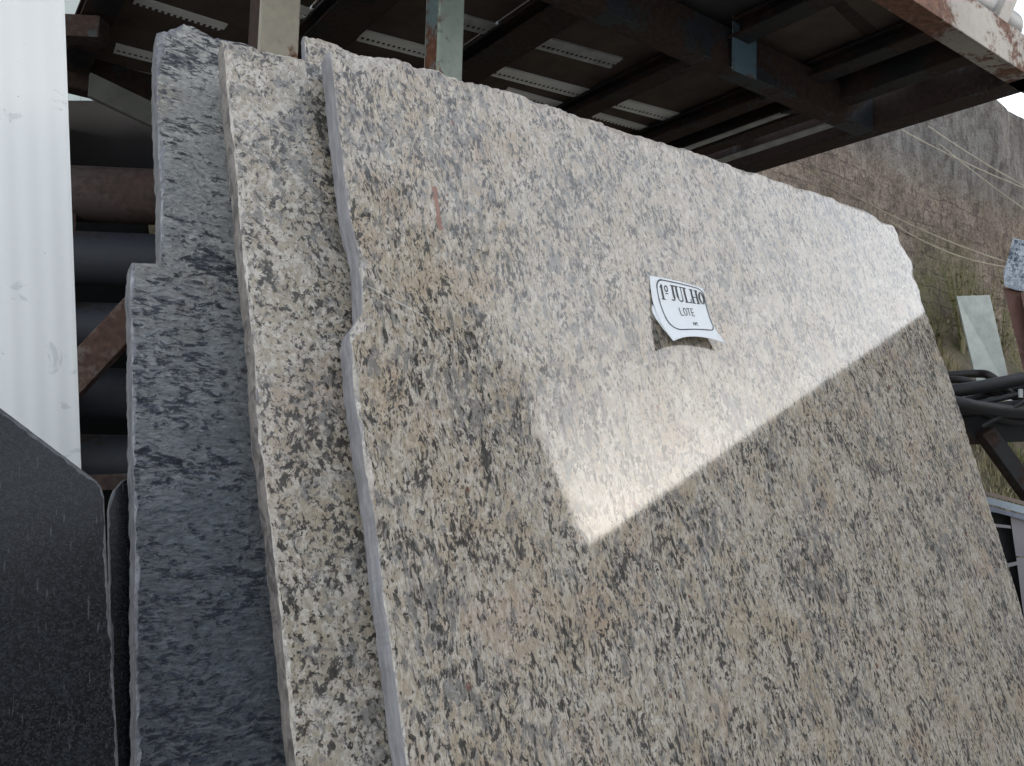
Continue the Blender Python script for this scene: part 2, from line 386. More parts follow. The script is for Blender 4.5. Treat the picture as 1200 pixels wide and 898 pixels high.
# the old wall
t = NT('weathered_wall'); X, Y, ZZ = t.sep()
n1 = t.noise(1.6, t.co, 8, .7, .4); n2 = t.noise(9, t.co, 7, .7); n3 = t.noise(5, t.map((1, 1, .3)), 7, .75); n4 = t.noise(45, t.co, 4, .7)
c = t.mix(t.ramp(n1, [(.38, 0), (.6, 1)]), (.34, .265, .21), (.58, .47, .375))
c = t.mix(t.ramp(n2, [(.48, 0), (.62, .75)]), c, (.30, .21, .185))
c = t.mix(t.ramp(t.noise(22, t.map((1, 1, 1), loc=(3, 3, 1)), 5, .7), [(.5, 0), (.66, .8)]), c, (.07, .055, .05))
hgt = t.math('ADD', ZZ, t.math('MULTIPLY', n1, .9))
gr = t.ramp(t.math('MULTIPLY', hgt, .15), [(.78, 0), (.86, 1)])
WALLG = gr
c = t.mix(t.math('MULTIPLY', gr, .85), c, t.mix(t.ramp(n3, [(.42, 0), (.6, 1)]), (.36, .35, .34), (.16, .16, .165)))
c = t.mix(t.math('MULTIPLY', t.ramp(n3, [(.58, 0), (.68, .8)]), t.ramp(gr, [(0, .25), (1, 1)])), c, (.05, .045, .045))
moss = t.math('MULTIPLY', t.ramp(t.noise(.9, t.map(loc=(1.6, 0, .3)), 4, .6), [(.42, 0), (.55, 1)]), t.ramp(n2, [(.35, .3), (.6, 1)]))
low = t.ramp(t.math('MULTIPLY', hgt, .15), [(.60, 1), (.74, 0)])
c = t.mix(t.math('MULTIPLY', t.math('MULTIPLY', moss, low), .85), c, (.27, .27, .09))
c = t.mix(1.0, c, t.ramp(n4, [(.3, .6), (.7, 1.3)]), 'MULTIPLY')
br = t.n.new('ShaderNodeTexBrick'); cb_ = t.n.new('ShaderNodeCombineXYZ'); t.lk(t.math('ADD', t.math('MULTIPLY', X, A.x), t.math('MULTIPLY', Y, A.y)), cb_.inputs[0]); t.lk(ZZ, cb_.inputs[1])
t.lk(t.vadd(cb_.outputs[0], t.noise(3, t.co, 3, color=True), .12), br.inputs['Vector']); br.inputs['Scale'].default_value = 1; br.inputs['Brick Width'].default_value = .42; br.inputs['Row Height'].default_value = .2
br.inputs['Mortar Size'].default_value = .012; br.inputs['Mortar Smooth'].default_value = .5; br.inputs['Color1'].default_value = (1, 1, 1, 1); br.inputs['Color2'].default_value = (.78, .76, .74, 1); br.inputs['Mortar'].default_value = (.42, .4, .38, 1)
c = t.mix(t.math('MULTIPLY', t.ramp(t.noise(1.3, t.map(loc=(9, 1, 0)), 4), [(.42, .1), (.6, .9)]), t.ramp(gr, [(0, 1), (1, .2)])), c, t.mix(1.0, c, br.outputs['Color'], 'MULTIPLY'))
c = t.mix(t.ramp(t.noise(6, t.map(loc=(7, 2, 5)), 8, .8), [(.50, 0), (.60, .7)]), c, (.10, .075, .065))
t.bump(t.math('ADD', n2, t.math('MULTIPLY', n4, .4)), .12); M_wall = t.out(c, .95)
top = at_b(1180, 127, WB).z
mb = MB(); na, nz = 130, 30
for s_ in (0, 1):
    for i in range(na+1):
        for j in range(nz+1):
            a = 1.0+14*i/na; zt = top + .05*fn(a*2, 3, 1)+.02*fn(a*11, 1, 1)
            z = zt*j/nz; bb = WB + (.35 if s_ else .05*fn(a*1.5, z*1.5, 7)+.02*fn(a*6, z*6, 1))
            p = ab(a, bb, 0); p.z = z; mb.v.append(p)
K = (na+1)*(nz+1)
for s_ in (0, 1):
    for i in range(na):
        for j in range(nz):
            k = s_*K+i*(nz+1)+j; mb.face([k, k+nz+1, k+nz+2, k+1])
for i in range(na):
    k = i*(nz+1)+nz; mb.face([k, k+nz+1, K+k+nz+1, K+k])
    k = i*(nz+1); mb.face([k, k+nz+1, K+k+nz+1, K+k])
for i in (0, na):
    for j in range(nz):
        k = i*(nz+1)+j; mb.face([k, k+1, K+k+1, K+k])
tag(mb.build('retaining_wall', M_wall), 'tall weathered brown and grey wall streaked with black behind the rack', 'wall')
# workshop and warehouse across the yard (seen only as reflections in the polished stone; they hide the low sun)
MIR = CP + N*(2*N.dot(P0))
def dirv(az): return Vector((sin(radians(az)), cos(radians(az)), 0))
M_render = simple('grey_render', (.22, .21, .20), .9, .2, 1.5, .01); M_roof = simple('dark_roof', (.09, .085, .08), .8, .25, 3, .01)
M_glassd = simple('dark_window', (.03, .035, .04), .1, .1, 2)
def building(name, az0, D, w0, w1, height, depth, label, nwin):
    d = dirv(az0); s = dirv(az0+90); o = MIR + d*D; o.z = 0
    e = empty(name, o+s*(w0+w1)/2); tag(e, label, 'building')
    mb = MB(); mb.box(o+s*w0, s*(w1-w0), d*depth, Z*(height-.25)); mb.build('wall', M_render, e)
    mb = MB(); mb.box(o+s*(w0-.0)-d*.4+Z*(height-.25), s*(w1-w0), d*(depth+.8), Z*.25, bev=.02); mb.build('roof', M_roof, e)
    for i in range(nwin):
        x = w0+(w1-w0)*(i+.5)/nwin
        mb = MB(); mb.box(o+s*(x-.6)-d*.06+Z*1.6, s*1.2, d*.12, Z*1.1, bev=.01); mb.build('window', M_glassd, e)
HB = MIR.z + 13*tan(radians(22.8))
building('workshop_building', 70, 13, -4, 9.5, HB, 8, 'long low grey workshop with dark flat roof across the yard', 4)
building('warehouse_building', 104, 9.2, -.75, 12, MIR.z+9*tan(radians(34)), 9, 'tall grey warehouse beside the workshop across the yard', 2)
M_leaf = [simple(nm, cc, .6, .3, 2) for nm, cc in (('leaf_dark', (.035, .055, .02)), ('leaf_mid', (.06, .09, .03)), ('leaf_pale', (.10, .13, .05)))]
M_bark = simple('bark', (.12, .09, .07), .9, .3, 12, .01)
tb = MIR + dirv(109)*8.4; tb.z = 0; tree = tag(empty('soft_edge_tree', tb), 'leafy tree added before the warehouse to soften its reflected edge', 'tree')  # unseen tree, added to blur the left edge of the reflected sky
rs = random.Random(3); th_ = MIR.z+8.4*tan(radians(42)); mb = MB()
mb.tube([tb+Vector((.1*sin(k), .08*cos(k*1.3), th_*k/8)) for k in range(9)], [.17-.014*k for k in range(9)], 10)
for _ in range(9):
    an = rs.uniform(0, 6.28); z0_ = th_*rs.uniform(.5, .85); r1 = rs.uniform(.9, 1.8)
    mb.tube([tb+Z*z0_, tb+Vector((cos(an)*r1*.5, sin(an)*r1*.5, z0_+.4)), tb+Vector((cos(an)*r1, sin(an)*r1, z0_+1.1))], [.06, .04, .015], 6)
mb.build('trunk', M_bark, tree, smooth=True)
mb = MB(); cl_ = []
for _ in range(44):
    v_ = Vector((rs.gauss(0, 1), rs.gauss(0, 1), rs.gauss(0, 1))).normalized()*rs.uniform(.5, 1.0); cl_.append((tb+Z*(th_-.4)+Vector((v_.x*2.0, v_.y*2.0, v_.z*1.9)), rs.uniform(.35, .7)))
for _ in range(14000):
    c0, rr_ = rs.choice(cl_); p = c0+Vector((rs.gauss(0, .5), rs.gauss(0, .5), rs.gauss(0, .45)))*rr_; e1 = Vector((rs.gauss(0, 1), rs.gauss(0, 1), rs.gauss(0, .6))).normalized()*.075; e2 = e1.orthogonal().normalized()*.03
    mb.add([p-e1, p+e2, p+e1, p-e2], [(0, 1, 2, 3)], rs.choice((0, 0, 1, 1, 2)))
mb.build('crown', M_leaf, tree, recalc=False)
building('sun_blocker', 60, 12, -1.5, 1.3, 10.5, 6, 'unseen grey block added by the workshop to keep the sun off the old wall', 3)  # unseen block, added only to keep low sun off the old wall
# ================================================================ STORAGE RACK OVERHEAD
M_rust = painted('rusty_dark_steel', (.03, .034, .042), .7, rust=(.05, .027, .02))
M_rust2 = painted('rusty_blue_steel', (.035, .045, .055), .6, rust=(.06, .032, .024), seed=4)
M_post = painted('pale_green_paint', (.36, .42, .38), .22, seed=2, rust=(.22, .10, .06))
M_postc = painted('cream_paint_rusting', (.42, .38, .31), .15, seed=9, rust=(.25, .11, .05))
M_postshade = painted('teal_side_shade', (.12, .17, .19), .3, seed=3)  # darker copy of the green paint, for the post's shaded side
M_fascia = painted('chalky_grey_paint', (.38, .34, .30), .30, seed=6, rust=(.24, .12, .08))
M_black_st = painted('black_steel', (.012, .013, .016), .5, rust=(.045, .022, .015), seed=1)
rack = tag(empty('storage_rack', ab(1.9, 2.2, -CAMZ)), 'tall rusty steel storage rack with long beams overhead, behind the leaning slabs', 'rack')
HD = 1.60
def abar(name, a0, a1, b, z, wb, hz, mat, bev=.005):
    mb = MB(); mb.box(ab(a0, b-wb/2, z), A*(a1-a0), B*wb, Z*hz, bev=bev); return mb.build(name, mat, rack)
def channel(name, p, d, up, side, w, h, th, mat):
    """U section: web plus two flanges"""
    mb = MB(); mb.box(p, d, side*th, up*h, bev=.003)
    mb.box(p+side*(th+.0), d, side*(w-th), up*th, bev=.002); mb.box(p+side*(th+.0)+up*(h-th), d, side*(w-th), up*th, bev=.002)
    return mb.build(name, mat, rack)
channel('long_beam', ab(-.2, 1.44, HD), A*4.02, Z, B, .09, .165, .012, M_fascia)      # outer
channel('long_beam', ab(-.2, 2.12, HD-.035), A*3.84, Z, B, .09, .165, .012, M_rust2)      # inner
channel('long_beam', ab(-.2, 4.2, HD), A*4.02, Z, B, .09, .16, .012, M_rust)
# cross beams (I sections)
def crossbeam(a, wd, b0=1.47, b1=4.3, mat=M_rust):
    mb = MB(); z0 = HD+.075
    mb.box(ab(a-wd/2, b0, z0), A*wd, B*(b1-b0), Z*.014, bev=.003)
    mb.box(ab(a-.008, b0, z0+.014), A*.016, B*(b1-b0), Z*.052, bev=.002)
    mb.box(ab(a-wd/2, b0, z0+.066), A*wd, B*(b1-b0), Z*.014, bev=.003)
    return mb.build('cross_beam', mat, rack)
for a, wd in ((.50, .12), (1.30, .18), (1.94, .15), (2.62, .10), (3.17, .10)): crossbeam(a, wd, mat=M_black_st)
for a0, a1, mt in ((3.36, 3.46, M_black_st), (3.66, 3.80, M_rust)):
    mb = MB(); mb.box(ab(a0, 1.46, HD+(.0 if a0 > 3.5 else .04)), A*(a1-a0), B*2.8, Z*.15, bev=.004); mb.build('cross_beam', mt, rack)
M_galv = simple('pale_galvanised_angle', (.42, .43, .43), .5, .3, 14, .001)
mb = MB(); mb.box(ab(3.30, 2.22, HD+.045), A*.035, B*2.0, Z*.01, bev=.001); mb.box(ab(3.54, 2.22, HD+.03), A*.06, B*2.0, Z*.008, bev=.001)
mb.build('edge_angle', M_galv, rack)
# gussets and hanging bracket
p = at_b(873, 50, 2.11)
mb = MB(); mb.box(at_b(857, 82, 2.10), A*.15, -B*.008, Z*.30, bev=.003); mb.build('bracket_plate', painted('blue_flaking_paint', (.14, .24, .31), .35, seed=11, rust=(.2, .08, .05)), rack)
for a in (2.55, 3.05, 3.25):
    mb = MB(); q = ab(a, 2.22, HD+.02); mb.add([q, q+A*.14, q+B*.14, q+Z*.012, q+A*.14+Z*.012, q+B*.14+Z*.012], [(0, 1, 2), (3, 5, 4), (0, 1, 4, 3), (1, 2, 5, 4), (2, 0, 3, 5)]); mb.build('gusset', M_rust2, rack)
mb = MB(); mb.tube([ab(3.62, 1.60, HD+.0), ab(3.62, 1.60, HD-.02), ab(3.64, 1.6, HD-.035)], .006); mb.build('hook', M_rust, rack)
# posts of the rack
def post(a0, a1, b, db, mat, shade_mat):
    mb = MB(); mb.box(ab(a0, b, -CAMZ), A*(a1-a0), B*db, Z*(CAMZ+HD-.035), bev=.005)
    i0 = len(mb.f)
    mb.box(ab(a0-.001, b+.012, -CAMZ+.002), A*.0008, B*(db-.02), Z*(CAMZ+HD-.04), 1)  # thin dark skin on the left face puts its shade into colour
    return mb.build('post', [mat, shade_mat], rack)
post(.69, .80, 2.15, .10, M_postc, M_rust)
post(1.245, 1.335, 2.15, .09, M_post, M_postshade)
for a in (.1, 1.9, 3.5):
    mb = MB(); mb.box(ab(a, 4.2, -CAMZ), A*.1, B*.09, Z*(CAMZ+HD), bev=.005); mb.build('post', M_rust, rack)
mb = MB(); q = at_b(1168, 24, 1.47); d = (at_b(1190, -25, 1.47)-q); mb.box(q, d, A*.085, B*.05, bev=.004); mb.build('upright_stub', M_fascia, rack)
# what lies on the rack: sheets, perforated strips, pipes
M_brown = simple('brown_fibre_sheet', (.095, .07, .055), .9, .3, 6, .002)
sheets = [(.50, 1.20), (1.21, 1.86), (1.87, 2.6), (2.61, 3.55)]
for i, (a0, a1) in enumerate(sheets):
    mb = MB(); mb.box(ab(a0, 2.25 if i < 3 else 1.5, HD+.165+.002*i), A*(a1-a0), B*(2.2 if i < 3 else 2.85), Z*.012)
    tag(mb.build('fibre_sheet', M_brown), ['dull brown sheet lying on the rack behind the cream post', 'dull brown sheet lying on the rack right of the green post',
        'dull brown sheet lying on the rack under the hanging blue bracket', 'brown sheet at the far right end of the rack deck'][i], 'sheet', 'brown sheets lying on the rack deck')
M_sheetd = simple('dark_plank', (.05, .045, .045), .9, .3, 5, .002)
for k in range(3):
    a0, a1 = ((.5, 1.7), (1.71, 2.7), (2.71, 3.28))[k]
    mb = MB(); mb.box(ab(a0, 1.55, HD+.168), A*(a1-a0), B*(.68 if k < 2 else .0)if k < 2 else B*.6, Z*.03, bev=.003)
    if k < 2:
        tag(mb.build('deck_board', M_sheetd), ('dark board over the near beam bay left of the blue bracket', 'dark board over the near beam bay above the blue bracket')[k], 'board', 'dark boards on the near bay of the rack')
M_perf = simple('white_perforated_steel', (.90, .91, .88), .5, .08, 9)
M_perf2 = simple('grey_perforated_steel', (.5, .51, .50), .5, .3, 9)
def perf(p, q, wd, style, mat, label, lip=.0):
    """perforated steel strip from p to q; square holes (or open teeth) near its far edge"""
    d = (q-p); L = d.length; d.normalize(); s = Z.cross(d).normalized(); mb = MB(); pitch = .024; n = int(L/pitch)
    rows = [0, wd*.58, wd*.80, wd*(1.0 if style == 'holes' else .82)]
    th = Z*.003
    def slabq(a0, a1, b0, b1): mb.box(p+d*a0+s*b0, d*(a1-a0), s*(b1-b0), th)
    slabq(0, n*pitch, rows[0], rows[1])
    for i in range(n): slabq(i*pitch, i*pitch+pitch*.45, rows[1], rows[2])
    if style == 'holes': slabq(0, n*pitch, rows[2], rows[3]); mb.box(p+s*rows[3], d*n*pitch, s*.003, Z*.03)
    mb.box(p-s*.003, d*n*pitch, s*.003, Z*.03)
    o = mb.build('perforated_strip', mat); tag(o, label, 'metal strip', 'perforated steel strips lying across the rack'); return o
HS = 1.76
def hz(x, y): return at_z(x, y, HS)
perf(hz(426, 36), hz(900, 163), .10, 'holes', M_perf, 'long white perforated strip running right from behind the green post')
perf(hz(595, 104), hz(835, 172), .07, 'plain_teeth', M_perf, 'lowest white strip just above the top edge of the front slab')
perf(hz(520, 12), hz(730, 70), .10, 'holes', M_perf2, 'dim perforated strip passing behind the top of the green post')
perf(hz(160, -4), hz(268, 30), .09, 'teeth', M_perf, 'white strip with toothed edge cut off at top left above the slabs')
perf(hz(345, 5), hz(372, 14), .09, 'holes', M_perf, 'short white perforated piece just right of the cream post')
perf(hz(136, 52), hz(230, 76), .10, 'holes', M_perf, 'white perforated strip ending in a slanted cut left of the blue-grey slab')
perf(hz(118, 74), hz(220, 98), .10, 'holes', M_perf2, 'grey dirty perforated strip below the slanted one at the left')
# pipes on top of the outer beam
M_pipeg = simple('grey_plastic_pipe', (.34, .34, .34), .5, .2, 10)
mb = MB(); mb.tube([ab(1.5, 1.60, HD+.30), ab(3.75, 1.58, HD+.28)], .085, 24, wall=.006)
tag(mb.build('grey_pipe', M_pipeg, smooth=True), 'fat grey pipe lying on top of the near beam at the upper right corner', 'pipe')
mb = MB(); mb.tube([ab(3.9, 1.95, HD+.20), ab(2.4, 1.72, HD+.22)], .05, 20, wall=.005)
tag(mb.build('rusty_pipe', M_rust, smooth=True), 'rusty brown tube lying beside the grey pipe, its end out past the rack', 'pipe')
# ================================================================ LEFT: stored pipes, white post
M_pr = painted('brown_steel_pipe', (.055, .036, .033), .45, .75, rust=(.055, .03, .024), seed=5)
M_pd = painted('blue_black_pipe', (.012, .015, .024), .3, .7, rust=(.022, .014, .012), seed=8)
pipes = tag(empty('pipe_rack', at_t(110, 600, 3.1)*1.0), 'dark steel cradle with a rusty diagonal brace, holding pipes at the left', 'rack')
pipes.location.z = 0
for i, (yc, rr, tt) in enumerate(((229, .092, 2.75), (304, .088, 2.72), (386, .088, 2.76), (462, .088, 2.80), (540, .088, 2.8))):
    c0 = at_t(130, yc, tt); c1 = at_t(1000, yc+34, tt+.25) ; dv = (c1-c0).normalized(); dv.z = .012
    mb = MB(); mb.tube([c0-dv*1.3, c0+dv*1.2], rr, 36, wall=.007)
    tag(mb.build('steel_pipe', M_pr if i == 0 else M_pd, smooth=True), ['reddish brown steel pipe, topmost of the stacked pipes behind the white post',
        'blue-black steel pipe, second from the top of the stack', 'dark steel pipe passing behind the top of the rusty brace',
        'dark steel pipe below the rusty brace, fourth from the top', 'dark steel pipe at the bottom of the visible stack'][i], 'pipe', 'steel pipes stacked behind the slabs at the left')
pA, pB = at_t(90, 440, 2.55), at_t(165, 360, 2.6)
dd = (pB-pA).normalized(); pA = pA-dd*.25; pB = pB+dd*.12
bar('diagonal_brace', pA, pB, .05, .10, painted('rusty_brace', (.085, .062, .055), .6, rust=(.085, .042, .03), seed=12), pipes)
for x in (60, 220):
    q = at_t(x, 500, 2.62); q.z = 0
    mb = MB(); mb.box(q-A*.03, A*.06, B*.05, Z*2.15, bev=.004); mb.build('upright', M_rust, pipes)
for yc in (340,): pass
q0, q1 = at_t(60, 568, 2.6), at_t(230, 560, 2.7); bar('cradle_arm', q0, q1, .06, .05, M_rust, pipes)
# white ribbed post
M_white = NT('white_ribbed_plastic'); t = M_white
n = t.noise(2.5, t.map((1, 1, .4)), 5, .6); st = t.noise(7, t.map((1, 1, 1.6), loc=(1, 4, 0)), 6, .7, .7)
c = t.mix(t.ramp(n, [(.3, 0), (.75, .5)]), (.90, .90, .90), (.84, .85, .86)); c = t.mix(t.ramp(st, [(.60, 0), (.64, .4)]), c, (.45, .47, .50))
spk = t.noise(38, t.co, 4, .7)
c = t.mix(t.ramp(spk, [(.70, 0), (.73, .8)]), c, (.2, .19, .18))
M_white = t.out(c, .45)
WT = 1.75
nl = ray(0, 449).normalized()
pa, pb = at_t(0, 0, WT), at_t(72, 0, WT); pc, pd = at_t(8, 545, WT*1.0), at_t(95, 545, WT)
pa = at_t(-8, 0, WT)
up = ((pa-pc)+(pb-pd)).normalized(); sx = (pd-pc); W_ = sx.length; sx = (sx-up*sx.dot(up)).normalized(); ny = sx.cross(up).normalized()
if ny.dot(CP-pc) < 0: ny = -ny
Wp = W_
tw = Matrix.Rotation(radians(32), 3, up); sx = tw @ sx; ny = tw @ ny
mb = MB(); prof = []
nn = 44
for i in range(nn+1):
    s = i/nn; g = .0006*(0.5-0.5*cos(2*pi*s*4)) if .06 < s < .94 else 0
    prof.append((s*W_, -g))
prof = [(0, -.05)]+prof+[(W_, -.05)]
q0 = pd - sx*W_
q0 = q0 - up*(q0.z/up.z); Hh = 2.75
for (x, y) in prof: mb.v.append(q0+sx*x+ny*y)
for (x, y) in prof: mb.v.append(q0+sx*x+ny*y+up*Hh)
L_ = len(prof)
for i in range(L_): j = (i+1) % L_; mb.face([i, j, L_+j, L_+i])
mb.face(list(range(L_))); mb.face([L_+i for i in range(L_)])
tag(mb.build('white_post', M_white, smooth=True), 'bright white ribbed upright profile at the left edge, behind the black slab', 'post')
mb = MB(); q1 = q0 - sx*.035 - ny*.03; mb.box(q1, sx*.055, -ny*.04, up*2.2, bev=.003)
tag(mb.build('wooden_batten', simple('brown_batten', (.16, .10, .07), .8, .3, 20)), 'thin brown batten standing behind the left edge of the white post', 'batten')
# pale sheets and blue beam seen past the post at the top left, grey board
M_pale = simple('pale_blue_sheet', (.46, .54, .58), .5, .12, 4)
for i, (x0, x1) in enumerate(((30, 93.4), (94.6, 150))):
    qa, qb = at_t(x0, -80, 4.3), at_t(x1, -80, 4.3); qc = at_t(x0, 118, 4.25)
    mb = MB(); mb.box(qc, qb-qa, B*.01, Vector((0, 0, qa.z-qc.z))); tag(mb.build('pale_sheet', M_pale), ('pale blue-grey sheet standing against the white post at the top left', 'pale blue-grey sheet, right one of the pair at the top left')[i], 'sheet', 'pale sheets standing at the top left')
qa, qb = at_t(20, 31, 3.3), at_t(122, 37, 3.3); bar('side_beam', qa, qb, .08, .09, M_rust2, rack)
mb = MB(); qa = at_t(104, 112, 3.4); mb.box(qa, at_t(200, 158, 3.4)-qa, B*.03, Z*.10, bev=.003)
tag(mb.build('grey_board', simple('grey_cement_board', (.07, .07, .065), .9, .25, 8, .002)), 'dim grey board sloping down to the right above the brown pipe', 'board')
mb = MB(); mb.box(ab(-3, 4.9, -CAMZ), A*4.6, B*.12, Z*3.82)  # near-black wall added so the gap behind the pipes goes dark
tag(mb.build('shade_wall', simple('shade_wall_black', (.012, .012, .013), .9, .2, 3, .004, spec=.05)), 'dark wall added to keep the space behind the stored pipes black', 'wall')
mb = MB(); mb.box(ab(-3, 1.9, HD+.9), A*3.4, B*3.0, Z*.08)  # near-black roof added to keep skylight off the pipe store
tag(mb.build('shade_roof', simple('shade_roof_black', (.015, .015, .017), .9, .2, 3, .004)), 'dark roof sheet added to shade the pipe store at the top left', 'roof')
# ================================================================ SLABS
CH = (.011, .006, .002)      # chipped
SW = (.0035, .002, .0008)    # sawn, hardly chipped
BR = (.005, .004, .0022)
front = [(389, 66, .020, .018, .003), (445, 78, .020, .014, .003), (505, 90, .014, .012, .003), (570, 106, .012, .010, .003)]
front = [(387, 55, .036, .016, .002), (445, 60, .036, .015, .002), (505, 79, .032, .013, .002), (570, 98, .024, .010, .0018), (670, 131, .016, .007, .0015),
 (775, 165, .011, .005, .0012), (895, 206, .011, .005, .0012), (975, 232, .012, .006, .001), (1012, 245, .008, .006, .001), (1025, 252, .008, .005, .001),
 (1033, 259, .007, .005, .001), (1047, 265, .014, .006, .001), (1057, 284, .016, .006, .001), (1068, 306, .016, .006, .001), (1078, 340, .012, .006, .0008), (1088, 372, .008, .005, .0008),
 (1112, 440, .008, .005, .0010), (1148, 552, .011, .005, .0012), (1198, 717, .008, .005, .0012)]
def down(x0, y0, x1, y1, off, z):
    """continue the line through two pixels on the slab plane until height z, return pixel-free point"""
    p, q = onp(x0, y0, off), onp(x1, y1, off); s = (z-q.z)/(q.z-p.z); return q+(q-p)*s
def pix(p):
    v = p-CP; d = v.dot(f_); return 600+FPX*v.dot(r_)/d, 449-FPX*v.dot(u_)/d
FLOOR = .10
br = pix(onp(1198, 717) - C*((onp(1198, 717).z-FLOOR)/C.z)); bl = pix(onp(474, 880) - C*((onp(474, 880).z-FLOOR)/C.z))
front += [(*br, .004, .004, .002), (*bl, *SW), (477, 898, *SW), (462, 783, *BR), (449, 695, *BR), (440, 611, *BR), (429, 544, *BR), (416, 456, *BR), (411, 400, .006, .006, .001),
          (413, 388, .012, .012, .002), (426, 366, .008, .006, .001), (422, 300, *SW), (410, 253, *SW), (397, 150, *SW), (391, 90, *SW)]
slab('granite_slab', 0, front, .050, [M_front, M_broken, M_side], 'largest beige and grey granite slab in front, polished face, white paper tag on it')
o2 = .072
bl2 = pix(onp(345, 880, o2) - C*((onp(345, 880, o2).z-FLOOR)/C.z)); tr2 = onp(372, 73, o2)+A*1.5; tr = pix(tr2); br2 = pix(tr2 - C*((tr2.z-FLOOR)/C.z))
second = [(262, 46, .006, .006, .0015), (300, 55, .006, .006, .0015), (372, 74, .006, .005, .002), (*tr, *SW), (*br2, *SW), (*bl2, *BR), (347, 898, *BR), (332, 750, *BR), (320, 635, *BR), (304, 520, *BR),
          (298, 413, *BR), (288, 325, *BR), (279, 225, *BR), (266, 100, .005, .005, .002)]
slab('granite_slab', o2, second, .045, [M_second, M_broken, M_side2], 'middle beige granite slab with coarse dark blotches, just left of the front slab', seed=3)
o3 = .130
p4 = onp(362, 40, o3); e4 = p4+A*1.3; b4 = p4-C*1.8; f4 = e4-C*1.8
slab('granite_slab', o3, [(357, 40, .008, .01, .002), (*pix(e4), *SW), (*pix(f4), *SW), (*pix(b4), *SW), (360, 120, *SW)], .025, [M_second, M_broken, M_side],
     'pale slab of which only a top corner shows between the middle and the front slab', seed=8)
o5 = .172
bl5 = pix(onp(159, 880, o5) - C*((onp(159, 880, o5).z-FLOOR)/C.z)); e5 = onp(255, 42, o5)+A*.8; br5 = e5 - C*((e5.z-FLOOR)/C.z)
blue = [(186, 33, .016, .014, .002), (215, 27, .014, .012, .003), (255, 41, .008, .008, .002), (*pix(e5), *SW), (*pix(br5), *SW), (*bl5, *BR), (160, 898, *BR), (158, 600, *BR), (155, 450, *BR), (153, 340, .004, .004, .001),
        (155, 307, .004, .004, .001), (189, 308, .003, .004, .0015), (189, 225, .007, .006, .002), (184, 125, .008, .007, .002), (184, 60, .012, .012, .002)]
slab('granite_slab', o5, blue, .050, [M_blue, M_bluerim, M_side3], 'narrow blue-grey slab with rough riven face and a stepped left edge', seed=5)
# black slabs
ob = .02
bb_ = onp(139, 890, ob); bb2 = bb_ - C*((bb_.z-FLOOR)/C.z)
lb = onp(-260, 300, ob); lb2 = lb - C*((lb.z-FLOOR)/C.z)
EB = (.0035, .002, .0002)
blk = [(0, 477, *EB), (95, 549, .004, .002, .0002), (114, 564, .004, .002, .0002), (119, 571, .004, .002, .0002), (122, 583, *EB), (127, 690, *EB), (139, 890, *EB), (*pix(bb2), *EB), (*pix(lb2), *EB), (-260, 300, *EB)]
slab('granite_slab', ob, blk, .02, [M_black, M_blackrim, M_blackrim], 'speckled black granite slab with a cut off corner at the bottom left', seed=6)
ob2 = .235
q = onp(124, 890, ob2); q2 = q - C*((q.z-FLOOR)/C.z); qr = q2+A*.22; qt = onp(149, 560, ob2)+A*.12
blk2 = [(127, 598, *EB), (129, 586, *EB), (134, 573, *EB), (142, 564, *EB), (149, 561, *EB), (*pix(qt), *EB), (*pix(qr), *EB), (*pix(q2), *EB), (130, 890, *EB), (129, 700, *EB)]
slab('granite_slab', ob2, blk2, .02, [M_black, M_blackrim, M_blackrim], 'dark slab with rounded corner peeping out between the black slab and the blue-grey slab', seed=9)
# trestle the slabs lean on
tr_ = tag(empty('slab_trestle', ab(1.4, 1.9, -CAMZ)), 'steel trestle behind the leaning granite slabs that they rest against', 'trestle')
for a in (.75, 2.2):
    o = P0 + CP - N*.275 + A*(a-.61)
    bt = o - C*(o.z-.05)/C.z
    bar('leg', bt+C*.02, o-C*.12, .06, .05, M_rust, tr_)
    bar('leg', ab(a, 2.02, -CAMZ+.02), o-C*.14-B*-.03, .06, .05, M_rust, tr_)
for h in (.16, .9):
    o = P0+CP-N*.25-C*h; bar('rail', o-A*.1, o+A*2.0, .03, .06, M_rust, tr_)
s0 = P0+CP; mb = MB()
for a in (.1, 1.0, 1.9):
    q = s0+A*a - C*((s0.z-FLOOR)/C.z); q.z = .0; mb = MB(); mb.box(q-B*.12, A*.1, B*.42, Z*.094, bev=.004)
    tag(mb.build('timber_bearer', simple('timber', (.2, .14, .09), .85, .3, 15)), ['timber bearer under the left end of the leaning slabs', 'timber bearer under the middle of the leaning slabs', 'timber bearer under the right end of the leaning slabs'][round(a)], 'timber', 'timber bearers under the slabs')
